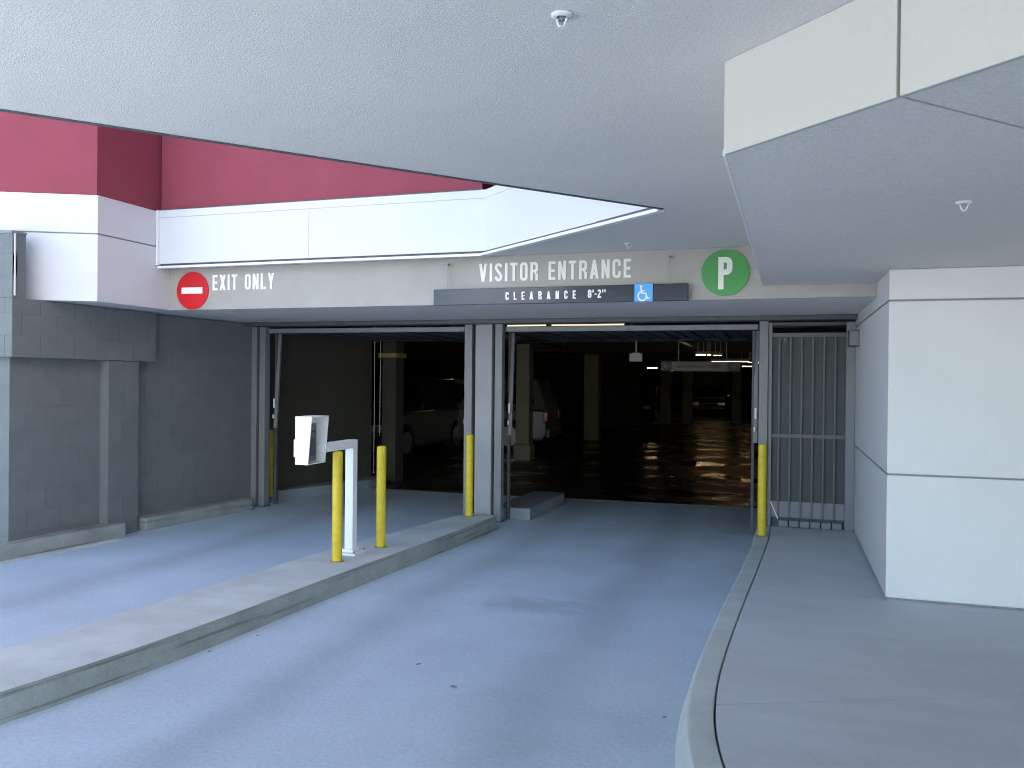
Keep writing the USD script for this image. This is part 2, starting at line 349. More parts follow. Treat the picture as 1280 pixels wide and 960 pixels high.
# driveway sheet
right_line = [(-0.30, 9.6), (-0.33, 7.08), (-0.38, 6.02), (-0.42, 4.98), (-0.43, 4.43), (-0.415, 3.99), (-0.375, 3.64), (-0.33, 3.42), (-0.2, 2.9), (0.08, 2.3), (0.6, 1.8), (1.5, 1.5), (3.0, 1.4), (24.0, 1.4)]
drive_poly = Polygon([(-14, -9)] + [(24.0, -9)] + right_line[::-1] + [(-6.9, 9.6), (-6.9, 5.6), (-14, 5.6)])
whole('driveway', prism(drive_poly, -0.012, 0.0), 'drive', kind='structure')

# right kerb: sloped face, rounded arris, dark joint to the paving
out_top = np.array([(-0.258, 9.40), (-0.258, 8.71), (-0.332, 7.08), (-0.388, 6.02), (-0.431, 4.98), (-0.442, 4.43), (-0.426, 3.99), (-0.384, 3.64), (-0.335, 3.42), (-0.2, 2.9), (0.08, 2.3), (0.6, 1.8), (1.5, 1.5), (3.0, 1.4), (24.0, 1.4)])
def densify(p, n=90):
    from scipy.interpolate import PchipInterpolator
    s = np.r_[0, np.cumsum(np.linalg.norm(np.diff(p, axis=0), axis=1))]
    q = np.linspace(0, s[-1], n)
    out = np.stack([np.interp(q, s, p[:, k]) for k in range(2)], 1)
    for _ in range(4):
        out[1:-1] = (out[:-2] + 2*out[1:-1] + out[2:])/4
    return out
def offs(p, d):
    t = np.gradient(p, axis=0); t /= np.linalg.norm(t, axis=1, keepdims=True)
    return p + np.stack([-t[:, 1], t[:, 0]], 1)*d     # to the left of the direction
kt = densify(out_top, 260)
# going towards the viewer (-y), "left of the direction" is +x
prof = [(-0.055, -0.012), (-0.045, 0.02), (-0.012, 0.128), (0.004, 0.146), (0.022, K), (0.118, K), (0.122, K-0.006), (0.124, 0.02), (0.124, -0.012)]
def loft(path, prof):
    rows = [np.c_[offs(path, d), np.full(len(path), z)] for d, z in prof]
    v = np.concatenate(rows); n = len(path); f = []
    for i in range(len(prof)):
        j = (i+1) % len(prof)
        for k in range(n-1):
            a, b, c, d = i*n+k, i*n+k+1, j*n+k+1, j*n+k
            f += [(a, b, c), (a, c, d)]
    c0, c1 = len(v), len(v)+1
    v = np.vstack([v, v[[i*n for i in range(len(prof))]].mean(0), v[[i*n+n-1 for i in range(len(prof))]].mean(0)])
    for i in range(len(prof)):
        j = (i+1) % len(prof)
        f += [(c0, i*n, j*n), (c1, j*n+n-1, i*n+n-1)]
    m = trimesh.Trimesh(v, f, process=False); m.fix_normals(); return m
whole('kerb', loft(kt, prof), 'kerb', kind='structure', smooth=35)

# sidewalk: three cast slabs, 6 mm joints
seam = offs(kt, 0.131)
walk = Polygon([tuple(p) for p in seam] + [(24.0, 9.40), (seam[0][0], 9.40)]).buffer(0)
sw = thing('sidewalk', kind='structure')
j1a, j1b = np.array([-0.5, 6.368]), np.array([25.0, 10.16])       # near the pillar's corner
j2a, j2b = np.array([-0.5, 4.04]), np.array([9.0, 8.22])        # across the near paving
j1 = LineString([j1a, j1b]).buffer(0.003); j2 = LineString([j2a, (1.9, 5.096), (25, 5.4)]).buffer(0.0035)
for piece in sorted(walk.difference(unary_union([j1, j2])).geoms, key=lambda q: q.bounds[1]):
    part('paving_slab', sw, prism(piece, -0.012, K), 'walk')
part('joint_filler', sw, prism(walk.buffer(-0.002), -0.014, K-0.009), 'joint')

# traffic island between the lanes
isl_r = [(-4.5, 1.0), (-4.05, 1.9), (-3.76, 2.6), (-3.60, 3.10), (-3.43, 4.2), (-3.335, 5.85), (-3.19, 7.5), (-3.10, 8.9)]
isl_l = [(-3.50, 9.12), (-3.56, 8.9), (-3.76, 7.6), (-3.93, 6.56), (-4.0, 5.7), (-4.10, 4.76), (-4.18, 3.57), (-4.35, 2.7), (-4.62, 1.9), (-4.95, 1.2)]
def smooth_poly(pts, it=3):
    p = np.array(pts, float)
    for _ in range(it):
        q = np.roll(p, -1, 0); p = np.stack([p*.75+q*.25, p*.25+q*.75], 1).reshape(-1, 2)
    return Polygon(p).buffer(0)
isl = smooth_poly(isl_r + [(-3.13, 9.1)] + isl_l)
isl_m = []
lv = [(0.012, -0.012), (0.0, 0.10), (-0.004, 0.132), (-0.018, K)]
pa = np.array(isl.exterior.coords)[:-1]
if Polygon(pa).exterior.is_ccw: pa = pa[::-1]
def ringoff(p, d):
    t = np.roll(p, -1, 0)-np.roll(p, 1, 0); t /= np.linalg.norm(t, axis=1, keepdims=True)
    return p + np.stack([-t[:, 1], t[:, 0]], 1)*d     # clockwise ring: left is outwards
rings = [np.c_[ringoff(pa, d), np.full(len(pa), z)] for d, z in lv]
n = len(pa); V = np.concatenate(rings); F = []
for i in range(len(lv)-1):
    for k in range(n):
        a, b, c, d = i*n+k, i*n+(k+1) % n, (i+1)*n+(k+1) % n, (i+1)*n+k
        F += [(a, c, b), (a, d, c)]
side = trimesh.Trimesh(V, F, process=False)
tv, tf = trimesh.creation.triangulate_polygon(Polygon(rings[-1][:, :2]).buffer(0), engine='earcut')
top = trimesh.Trimesh(np.c_[tv, np.full(len(tv), K)], tf, process=False)
if top.face_normals[:, 2].mean() < 0: top.invert()
if side.face_normals[np.abs(side.face_normals[:, 2]) < .3][0] @ np.r_[rings[0][0][:2]-np.array(isl.centroid.coords[0]), 0] < 0:
    side.invert()
island = thing('traffic_island', kind='structure')
part('shade_darkened_side', island, side, 'kerb_face', smooth=35)  # shade of the side is put into its darker colour
part('lighter_top', island, top, 'kerb')

# kerbs along the left wall
def kerb_block(pts, h, r=0.02):
    p = Polygon(pts); a = prism(p, -0.012, h-r); b = prism(p.buffer(-r*0.6), h-r, h)
    q = [(x, y, 0.0) for x, y in p.exterior.coords[:-1]]
    s = manifold3d.Manifold.sphere(r, 12)
    pi = p.buffer(-r, join_style=2)
    return manifold3d.Manifold.batch_hull([s.translate((x, y, z)) for x, y in pi.exterior.coords[:-1] for z in (0.01, h-r)])
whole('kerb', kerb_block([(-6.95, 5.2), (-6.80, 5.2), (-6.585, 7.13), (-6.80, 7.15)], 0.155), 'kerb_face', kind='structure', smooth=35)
whole('gutter', prism([(-6.84, 5.2), (-6.72, 5.2), (-6.53, 7.0), (-6.60, 7.0)], -0.010, 0.012), 'kerb', kind='structure')
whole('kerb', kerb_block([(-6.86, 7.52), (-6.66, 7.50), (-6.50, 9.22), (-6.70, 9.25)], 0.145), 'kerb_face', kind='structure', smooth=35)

# garage floor and apron
whole('garage_apron', prism([(-6.9, 9.604), (2.0, 9.604), (2.0, 11.84), (-0.3, 11.80), (-4.5, 11.62), (-6.9, 11.66)], -0.012, 0.0), 'drive', kind='structure')
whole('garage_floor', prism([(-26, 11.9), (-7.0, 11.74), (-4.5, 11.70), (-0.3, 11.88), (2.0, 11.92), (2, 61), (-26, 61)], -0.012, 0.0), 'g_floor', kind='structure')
dr = thing('trench_drain', 'long narrow trench drain with pale steel lip across the garage threshold', 'drain', (-3.0, 11.68, 0))
for p, q in (((-6.9, 11.69), (-4.5, 11.65)), ((-4.5, 11.65), (2.0, 11.88))):
    d = np.array([0, 0.03])
    part('lip', dr, prism([np.array(p)-d*1.1, np.array(q)-d*1.1, np.array(q)-d*.3, np.array(p)-d*.3], -0.01, 0.007), 'bar')
    part('channel', dr, prism([np.array(p)-d*.3, np.array(q)-d*.3, np.array(q)+d*1.9, np.array(p)+d*1.9], -0.012, -0.006), 'black')
whole('inner_kerb', kerb_block([(-3.42, 9.75), (-2.93, 9.75), (-2.90, 11.30), (-3.36, 11.35)], 0.14), 'g_apron', kind='structure', smooth=35)
kpl = [(-6.90, 9.98), (-6.62, 9.98), (-6.50, 10.3), (-6.27, 10.9), (-6.10, 11.6), (-6.06, 12.1), (-6.40, 12.1)]
whole('inner_kerb', cat_([prism(Polygon(kpl), -0.012, 0.125), prism(Polygon(kpl).buffer(-0.012), 0.125, 0.14)]), 'g_apron', kind='structure')

# ================================================================== main building over the doors
TIP = np.array([-0.795, 5.653]); BR = np.array([-2.625, 7.26]); BL = np.array([-6.30, 7.26])
dL1 = np.array([0.6545, 0.7561]); dA = np.array([0.7513, -0.6600])
front_y = -1.2
L1far = TIP - dL1*((TIP[1]-front_y)/dL1[1])

mb = thing('garage_building', 'building over the two garage doors with white band and red stucco wall above', 'building', (-3.0, 8.5, 0))
# beam above the doors: beige face, underside back to the door frames, one joint across the underside
part('fascia_beam', mb, bx(-6.30, 0.705, YF, YF+0.04, ZB-0.002, S), 'beige')
part('beam_underside', mb, bx(-6.30, -3.388, YF+0.0405, 9.265, ZB, S), 'soffit')
part('beam_back', mb, bx(-6.30, 0.705, 9.27, 9.62, ZB, S), 'steel_dark')
part('beam_underside', mb, bx(-3.376, 0.705, YF+0.0405, 9.265, ZB, S), 'soffit')
part('joint', mb, bx(-3.39, -3.375, YF+0.045, 9.26, ZB+0.02, S-0.01), 'trim_dark')
# white band, left stretch (two panels) and the stretch that turns towards the canopy's point
part('band_panel', mb, wallstrip(BL+[0.02, 0], [-4.4835, 7.26], 0.10, 2.885, 3.3685, 0.03), 'panel')
part('band_panel', mb, wallstrip([-4.4805, 7.26], BR+[0.0, 0], 0.10, 2.885, 3.3685, 0.03), 'panel')
nA = np.array([dA[1], -dA[0]])
part('band_panel', mb, wallstrip(BR+nA*0.03+np.array([-0.0, -0.0]), TIP+dA*0.4, 0.10, 2.885, 3.3685, 0.0), 'panel')
part('band_cap', mb, wallstrip(BL+[0.02, 0], BR, 0.10, 3.371, 3.447, 0.03), 'panel')
part('band_cap', mb, wallstrip(BR+nA*0.03, TIP+dA*0.4, 0.10, 3.371, 3.447, 0.0), 'panel')
part('corner_trim', mb, bx(-6.297, -6.277, 7.20, 7.26, 2.87, 3.445), 'trim_white')
# edge trim of the canopy cut-out below the band: dark gap above a white angle
part('shadow_gap', mb, wallstrip(BL+[0.01, 0], BR, 0.05, 2.862, 2.888, 0.012), 'trim_dark')
part('shadow_gap', mb, wallstrip(BR, TIP, 0.05, 2.862, 2.888, 0.012), 'trim_dark')
part('edge_trim', mb, wallstrip(BL+[0.005, 0], BR+[0.02, -0.005], 0.06, 2.838, 2.861, 0.045), 'trim_white')
part('edge_trim', mb, wallstrip(BR+[-0.02, -0.018], TIP, 0.06, 2.838, 2.861, 0.045), 'trim_white')
# red wall above, and the mass of the upper floors behind it
part('red_wall', mb, wallstrip(BL, BR+[-0.06, 0], 0.30, 3.449, 13.5, -0.02), 'red')
part('red_return', mb, wallstrip(BR+nA*-0.06, TIP+dA*1.6, 0.30, 3.449, 13.5, 0.0), 'red')
part('ledge_flashing', mb, wallstrip(BL, BR+[-0.03, 0], 0.06, 3.4475, 3.456, 0.034), 'trim_dark')
core = [BL+[0, 0.36], BR+[0.1, 0.36], TIP+dA*1.6+[0.3, 0.3], (22.0, 4.9), (22.0, 61.3), (-6.30, 61.3)]
part('upper_floors', mb, prism(core, 3.31, 13.4), 'red')
part('parapet', mb, prism(core, 13.41, 13.6), 'dark_stucco')

# canopy: the big grey soffit overhead
can = thing('canopy', 'large grey stucco canopy overhead with a triangular cut-out at the left', 'canopy', (0, 2, S))
can_poly = Polygon([tuple(L1far), (22.0, -9.0), (22.0, YF-0.004), (-6.296, YF-0.004), (-6.296, 7.262), tuple(BR), tuple(TIP)])
drop_front0 = np.array([-0.22, 3.115]); dD = np.array([0.79, -0.75])/math.hypot(.79, .75)
drop_front1 = drop_front0 + dD*5.8
drop_poly = Polygon([tuple(drop_front0), tuple(drop_front1), (21.9, drop_front1[1]), (21.9, YF-0.006), (-0.178, YF-0.006)])
part('soffit', can, prism(can_poly, S, 3.30), 'soffit')
part('edge_trim', can, prism([tuple(L1far+[0.0, 0]), tuple(TIP), tuple(TIP+[0.012, -0.014]), tuple(L1far+[0.012, -0.014])], S-0.008, S-0.0005), 'trim_dark')
part('added_shade_storey', can, prism(can_poly.buffer(-0.25).intersection(sbox(-20, -20, 22, 4.5)), 3.301, 6.0), 'white')  # unseen storey, added to block light coming over the canopy
# dropped soffit on the right: cream fascia panels with one open joint, groove across the underside
jd0 = np.array([0.298, 2.622]); s0 = (jd0-drop_front0) @ dD
nD = np.array([dD[1], -dD[0]])     # outwards (towards the viewer's left)
def along(s, off=0.0): return drop_front0 + dD*s + nD*off
gdir = -nD
left_drop = drop_poly.intersection(Polygon([tuple(along(-9)+gdir*.02), tuple(along(s0-.006)+gdir*.02), tuple(along(s0-.006)+gdir*14), tuple(along(-9)+gdir*14)]))
right_drop = drop_poly.intersection(Polygon([tuple(along(s0+.006)+gdir*.02), tuple(along(30)+gdir*.02), tuple(along(30)+gdir*30), tuple(along(s0+.006)+gdir*30)]))
part('dropped_soffit', can, prism(left_drop, S2, S-0.002), 'soffit')
part('dropped_soffit', can, prism(right_drop, S2, S-0.002), 'soffit')
part('joint', can, prism(drop_poly.buffer(-0.035), S2+0.03, S-0.004), 'trim_dark')
part('fascia_panel', can, prism([tuple(along(0)), tuple(along(s0-.006)), tuple(along(s0-.006)+gdir*.018), tuple(along(0)+gdir*.018)], S2-0.002, S-0.001), 'cream')
part('fascia_panel', can, prism([tuple(along(s0+.006)), tuple(along(5.8)), tuple(along(5.8)+gdir*.018), tuple(along(s0+.006)+gdir*.018)], S2-0.002, S-0.001), 'cream')
part('corner_bead', can, prism([(-0.224, 3.13), (-0.214, 3.13), (-0.176, YF-0.008), (-0.186, YF-0.008)], S2-0.003, S2+0.02), 'trim_white')

# ------------------------------------------------------------------ left angled wing
C1 = np.array([-6.30, 6.42]); dW = np.array([-0.80, -0.385]); dW /= np.linalg.norm(dW)
WF = C1 + dW*6.0
ZW = 2.417
wing = thing('angled_wing', 'white and red angled corner of the building left of the doors', 'building', (-7.0, 7.0, 0))
wing_poly = lambda o: Polygon([tuple(C1+[-o, o*.35]), tuple(WF+[0, o]), (-26, WF[1]+o), (-26, 9.3), (-6.30-o, 9.3)])
part('white_band', wing, prism(wing_poly(0.0), 3.072, 3.430), 'white')
part('groove', wing, prism(wing_poly(0.012), 3.059, 3.073), 'joint')
part('lower_band', wing, prism(wing_poly(0.0), ZW, 3.060), 'white')
part('ledge_flashing', wing, prism(wing_poly(-0.003), 3.4305, 3.436), 'trim_white')
part('red_wall', wing, prism(wing_poly(0.022), 3.4365, 10.0), 'red')
part('parapet', wing, prism(wing_poly(0.0), 10.005, 10.16), 'dark_stucco')

# ------------------------------------------------------------------ grey block wall on the left, block by block
bw = thing('block_wall', 'dark grey concrete block wall left of the exit lane', 'wall', (-7.0, 7.5, 0))
def blocks(parent, p, q, z0, z1, bl=0.40, bh=0.20, t=0.05, first=0.0):
    """Courses of blocks on the face to the right of p->q: every block its own piece, joints 8 mm wide and 5 mm deep."""
    p, q = np.array(p, float), np.array(q, float); L = np.linalg.norm(q-p); d = (q-p)/L; nn = np.array([d[1], -d[0]])
    part('mortar_bed', parent, prism([p-nn*.0025, q-nn*.0025, q-nn*(t+.002), p-nn*(t+.002)], z0, z1-.001), 'mortar')
    row = 0; z = z0
    while z < z1-0.02:
        h = min(bh, z1-z); s = -(first + (bl/2 if row % 2 else 0.0)) % bl - bl
        while s < L-0.01:
            a, b = max(s, 0)+(.0017 if s > 0 else 0), min(s+bl, L)-(.0017 if s+bl < L else 0)
            if b-a > 0.03:
                pr = rng.uniform(0, 0.0015)
                A, B = p+d*a, p+d*b
                m = prism([A+nn*pr, B+nn*pr, B-nn*t, A-nn*t], z+.0017, z+h-(.0017 if z+h < z1 else 0))
                part('block', parent, m, f'cmu{rng.choice((0, 1, 1, 2))}')
            s += bl
        z += bh; row += 1
XW = -6.72
# recessed panel, corner return, pier beyond, bond beam over them, then the long wall to the doors
def wall_face(y0, y1, x, z0, z1, first=0.0): blocks(bw, (x, y1), (x, y0), z0, z1, first=first)
# a face that looks to +x runs from +y to -y with its right side... facing -x, so run it the other way
def face_px(y0, y1, x, z0, z1, first=0.0): blocks(bw, (x, y0), (x, y1), z0, z1, first=first)
face_px(5.93, 7.01, XW-0.11, 0.0, 1.866)
face_px(7.01, 7.44, XW, 0.0, 1.858)
face_px(5.852, 7.69, XW+0.006, 1.866, 2.41, first=0.1)
def face_my(x0, x1, y, z0, z1, first=0.0): blocks(bw, (x0, y), (x1, y), z0, z1, first=first)
face_my(-8.6, XW-0.11, 5.928, 0.0, 1.866)
face_my(-8.6, XW+0.004, 5.85, 1.868, 2.41, first=0.2)
part('corner_return', bw, bx(XW-0.11, XW-0.001, 7.009, 7.05, 0.0, 1.862), 'cmu1', label='pale narrow return at the edge of the recess')
blocks(bw, (-6.83, 7.44), (-6.70, 9.55), 0.0, ZB-0.004)
part('backing', bw, prism([(-8.6, 5.98), (-6.885, 5.98), (-6.885, 7.05), (-6.775, 7.06), (-6.775, 7.40), (-6.89, 7.40), (-6.76, 9.58), (-8.6, 9.58)], 0.0, 1.862), 'mortar')
part('backing', bw, prism([(-8.6, 5.855), (-6.722, 5.855), (-6.722, 7.684), (-6.835, 7.684), (-6.74, 9.58), (-8.6, 9.58)], 1.864, 2.409), 'mortar')
# parapet screen standing on the beam
ps = thing('block_screen', 'pale block screen wall with metal cap at the far left edge', 'wall', (-6.9, 5.92, 2.41))
blocks(ps, (-7.12, 5.852), (XW+0.002, 5.852), 2.412, 3.0)
part('screen_core', ps, bx(-7.12, XW-0.001, 5.86, 5.995, 2.412, 3.0), 'cmu0')
part('cap', ps, bx(-7.13, XW+0.006, 5.842, 6.003, 3.0, 3.022), 'steel')
part('corner_trim', ps, bx(XW-0.002, XW+0.010, 5.868, 5.882, 2.43, 2.999), 'trim_white')

# ------------------------------------------------------------------ white pillar on the right
pil = thing('white_pillar', 'massive white stucco pillar with two grooves right of the gate', 'pillar', (2.0, 7.5, K))
px0, py0 = 0.705, 6.56
for z0, z1 in ((0.166, 1.044), (1.058, 2.292), (2.306, S2-0.003)):
    part('pillar_block', pil, bx(px0, 21.5, py0, 9.62, z0, z1), 'white' if z1 < 2.4 else 'white')
for z0, z1 in ((1.0435, 1.0585), (2.2915, 2.3065)):
    part('groove', pil, bx(px0+0.010, 21.4, py0+0.010, 9.61, z0, z1), 'joint')
part('base_gap', pil, bx(px0+0.012, 21.4, py0+0.012, 9.61, 0.12, 0.1665), 'joint')
whole('garage_wall', bx(0.72, 2.3, 9.62, 9.75, 0.0, 3.3), 'g_wall', 'dark garage wall closing the space behind the white pillar', 'wall')

# ================================================================== doors, frames and gate
hd = thing('door_frame', 'grey steel header and posts framing the garage doors and gate', 'frame', (-3.0, YD, 0))
part('header', hd, bx(-6.74, 0.70, 9.27, 9.60, 2.366, ZB-0.003), 'steel_dark')
for x0, x1 in ((-6.735, -6.63), (-6.585, -6.50), (-3.69, -3.595), (-3.300, -3.212), (-0.268, -0.176)):
    part('post', hd, bx(x0, x1, 9.455, 9.56, 0.0, 2.366), 'steel')
for x0, x1 in ((-6.63, -6.585), (-3.595, -3.545), (-3.335, -3.300)):
    part('filler_strip', hd, bx(x0, x1, 9.52, 9.57, 0.0, 2.365), 'black')
part('foot_plate', hd, bx(-6.76, -6.48, 9.44, 9.575, 0.0, 0.012), 'steel_dark')
part('foot_plate', hd, bx(-3.31, -3.20, 9.44, 9.575, 0.0, 0.012), 'steel_dark')
cp = whole('door_pillar', rbox(-3.545, -3.335, 9.44, 9.66, 0.0, 2.3655, 0.006), 'pillar_paint', 'square grey painted pillar between the two garage doors', 'pillar', smooth=30)

def tilt_door(x0, x1, label, rail_z, n):
    """An up-and-over door standing open: front rail, side rails, ribs, mesh-dark skin, lifting arms."""
    t = thing('garage_door', label, 'garage door', ((x0+x1)/2, 9.7, rail_z))
    part('front_rail', t, bx(x0, x1, 9.52, 9.57, rail_z-0.028, rail_z+0.030), 'steel')
    part('rear_rail', t, bx(x0, x1, 11.75, 11.80, rail_z-0.028, rail_z+0.030), 'steel_dark')
    for xs in (x0, x1-0.05):
        part('side_rail', t, bx(xs, xs+0.05, 9.571, 11.749, rail_z-0.026, rail_z+0.028), 'steel_dark')
    w = (x1-x0-0.10)/n
    for k in range(n):
        part('rib', t, bx(x0+0.05+w*k+0.02, x0+0.05+w*(k+1)-0.02, 9.572, 11.748, rail_z-0.022-(0.006 if k % 2 else 0), rail_z-0.008), 'steel_dark')
    part('skin', t, bx(x0+0.05, x1-0.05, 9.571, 11.749, rail_z-0.007, rail_z+0.004), 'steel_dark')
    for xs in (x0+0.005, x1-0.035):
        part('lift_arm', t, bar((xs+0.015, 9.66, 1.03), (xs+0.015, 9.75, rail_z-0.03), 0.045, 0.03), 'steel')
        part('guide', t, bx(xs-0.03, xs, 9.70, 9.74, 0.0, rail_z-0.03), 'steel_dark')
        part('latch', t, bx(xs+0.004, xs+0.026, 9.615, 9.632, 1.30, 1.42), 'trim_white')
        part('latch', t, bx(xs-0.004, xs+0.014, 9.615, 9.632, 1.16, 1.21), 'trim_white')
    return t
tilt_door(-6.49, -3.72, 'raised dark door panel in the narrower exit opening', 2.315, 14)
tilt_door(-3.19, -0.285, 'raised ribbed door panel in the visitor entrance opening', 2.308, 16)

gt = thing('pedestrian_gate', 'grey barred pedestrian gate between entrance lane and white pillar', 'gate', (0.26, YD, K))
part('frame_post', gt, bx(-0.172, -0.135, 9.48, 9.54, K, 2.35), 'steel')
part('frame_post', gt, bx(0.612, 0.702, 9.47, 9.55, K, 2.35), 'steel')
part('transom', gt, bx(-0.135, 0.612, 9.485, 9.535, 2.32, 2.352), 'steel_dark')
part('top_rail', gt, bx(-0.134, 0.611, 9.485, 9.53, 2.195, 2.238), 'bar')
part('middle_rail', gt, bx(-0.134, 0.611, 9.485, 9.53, 1.112, 1.148), 'bar')
part('kick_plate', gt, bx(-0.134, 0.611, 9.50, 9.53, K+0.10, K+0.27), 'steel')
for xx in (-0.059, 0.056, 0.170, 0.283, 0.395, 0.507):
    part('bar', gt, bx(xx-0.008, xx+0.008, 9.492, 9.508, K+0.10, 2.195), 'bar')
part('mesh_screen', gt, bx(-0.134, 0.611, 9.512, 9.516, K+0.27, 2.195), 'gate_mesh')
part('lock', gt, cyl((-0.0, 9.484, 2.165), (-0.0, 9.475, 2.165), 0.018), 'bar')
part('threshold_plate', gt, bx(-0.134, 0.611, 9.515, 9.53, K, K+0.099), 'gate_mesh')
for k in range(6):
    part('threshold_block', gt, rbox(-0.05+k*0.108, 0.048+k*0.108, 9.47, 9.55, K, K+0.07, 0.008), 'steel', smooth=30)
whole('threshold', prism([(-0.25, 9.404), (0.70, 9.404), (0.70, 9.9), (-0.25, 9.9)], -0.01, K-0.004), 'walk', kind='structure')
bxp = thing('intercom_box', 'small dark box fixed to the white pillar beside the gate top', 'box', (0.66, 9.3, 2.1))
part('housing', bxp, rbox(0.605, 0.708, 9.05, 9.20, 2.075, 2.235, 0.006), 'steel_dark', smooth=30)
part('face_plate', bxp, bx(0.615, 0.698, 9.044, 9.051, 2.085, 2.225), 'steel')
whole('rod', cyl((-0.135, 9.40, 0.43), (-0.055, 9.36, 0.25), 0.006, 8), 'stick', 'thin white rod leaning against the gate beside the yellow bollard', 'rod')

# ================================================================== signs
ex = thing('no_entry_sign', 'round red no-entry disc with white bar on the beige beam', 'sign', (-5.99, YF, 2.615))
part('disc', ex, facade(Point(0, 0).buffer(1, quad_segs=24), YF-0.001, 0.012, -5.99, 2.615, 0.2, 0.2), 'sign_red')
part('bar', ex, facade(sbox(-0.132, -0.034, 0.132, 0.034), YF-0.0135, 0.003, -5.993, 2.616), 'letter')
eo = thing('exit_lettering', 'white raised lettering EXIT ONLY beside the red disc', 'lettering', (-5.36, YF, 2.61))
lettering(eo, 'EXIT ONLY', -5.742, -4.99, 2.612, 0.162, YF-0.001, 0.004, 'letter', t=0.15)
ve = thing('entrance_lettering', 'white raised lettering VISITOR ENTRANCE above the dark clearance bar', 'lettering', (-2.03, YF, 2.62))
lettering(ve, 'VISITOR ENTRANCE', -2.752, -1.312, 2.622, 0.170, YF-0.001, 0.004, 'letter_warm', t=0.15)
cb = thing('clearance_bar', 'dark hanging clearance bar reading CLEARANCE 8\'-2" with a blue wheelchair panel', 'sign', (-2.0, 7.36, 2.4))
part('board', cb, rbox(-3.187, -0.804, 7.338, 7.378, 2.404, 2.553, 0.004), 'sign_dark', smooth=30)
lettering(cb, 'CLEARANCE', -2.464, -1.796, 2.439, 0.074, 7.337, 0.004, 'letter', t=0.17)
lettering(cb, '8\'-2"', -1.686, -1.526, 2.442, 0.074, 7.337, 0.004, 'letter', t=0.17)
part('wheelchair_panel', cb, bx(-1.267, -1.106, 7.328, 7.338, 2.401, 2.557), 'sign_blue')
wc = unary_union([Point(.36, .90).buffer(.085), ls((.36, .80), (.40, .46), t=.10), ls((.38, .63), (.58, .60), t=.07), ls((.37, .47), (.66, .46), (.78, .14), (.92, .18), t=.085),
                  LineString(arc(.44, .30, .27, .29, 120, 350, 24)).buffer(.045)])
part('wheelchair_symbol', cb, facade(wc, 7.3275, 0.003, -1.256, 2.408, 0.135, 0.138), 'letter')
for xx in (-3.053, -0.967):
    part('hanger', cb, bx(xx-0.004, xx+0.004, 7.352, 7.36, 2.552, 2.79), 'wire')
    part('hook', cb, bx(xx-0.006, xx+0.006, 7.352, YF+0.001, 2.784, 2.80), 'wire')
pg = thing('parking_sign', 'round green disc with white letter P on the beam', 'sign', (-0.5, YF, 2.64))
part('disc', pg, facade(Point(0, 0).buffer(1, quad_segs=24), YF-0.001, 0.014, -0.4985, 2.641, 0.199, 0.199), 'sign_green')
gp, wp = glyph('P', 0.17)
part('letter', pg, facade(gp, YF-0.0155, 0.003, -0.556, 2.499, 0.118/wp, 0.276), 'letter_warm')

# ================================================================== bollards, card reader, sprinklers, litter
GB = 'yellow steel bollards guarding the lanes'
b0 = thing('bollard', 'nearest yellow bollard, under the arm of the white card reader', 'bollard', (-3.590, 6.275, K), GB)
def bollard_mesh(r, h):
    s = [(r, 0.0), (r, h-0.014), (r*0.93, h-0.005), (r*0.6, h), (0.0, h+0.003)]
    return trimesh.creation.revolve(np.array([(0, 0)]+s), sections=28)
m = bollard_mesh(0.043, 0.932); m.apply_translation((-3.590, 6.275, K)); part('post', b0, m, 'yellow', smooth=35)
m = trimesh.creation.revolve(np.array([(0.043, 0), (0.060, 0.0), (0.056, 0.007), (0.0435, 0.012)]), sections=24); m.apply_translation((-3.590, 6.275, K)); part('grout_collar', b0, m, 'scuff', smooth=35)
copy(b0, (-3.522, 6.95, K), 'second yellow bollard, just behind the white card reader post')
copy(b0, (-3.393, 8.88, K), 'yellow bollard in front of the grey pillar between the doors')
copy(b0, (-0.208, 8.82, K), 'yellow bollard at the gate, on the end of the kerb')
copy(b0, (-6.69, 9.87, 0.06), 'dim yellow bollard just inside the exit opening at the left')
whole('bollard_footing', prism(Point(-6.69, 9.87).buffer(0.09), 0.0, 0.0605), 'g_apron', kind='structure')

cr = thing('card_reader', 'white card reader with hood and bent post on the island', 'card reader', (-3.64, 6.60, K))
part('base_plate', cr, rbox(-3.755, -3.545, 6.50, 6.73, K, K+0.022, 0.006), 'white_paint', smooth=30)
part('base_flange', cr, rbox(-3.70, -3.585, 6.545, 6.665, K+0.02, K+0.05, 0.006), 'white_paint', smooth=30)
part('post', cr, rbox(-3.683, -3.603, 6.565, 6.645, K+0.02, 1.10, 0.006), 'white_paint', smooth=30)
part('arm', cr, rbox(-3.684, -3.602, 6.06, 6.646, 1.086, 1.160, 0.006), 'white_paint', smooth=30)
for sxb, syb in ((-3.735, 6.52), (-3.565, 6.52), (-3.735, 6.71), (-3.565, 6.71)):
    part('bolt', cr, cyl((sxb, syb, K+0.02), (sxb, syb, K+0.036), 0.010, 6), 'wire')
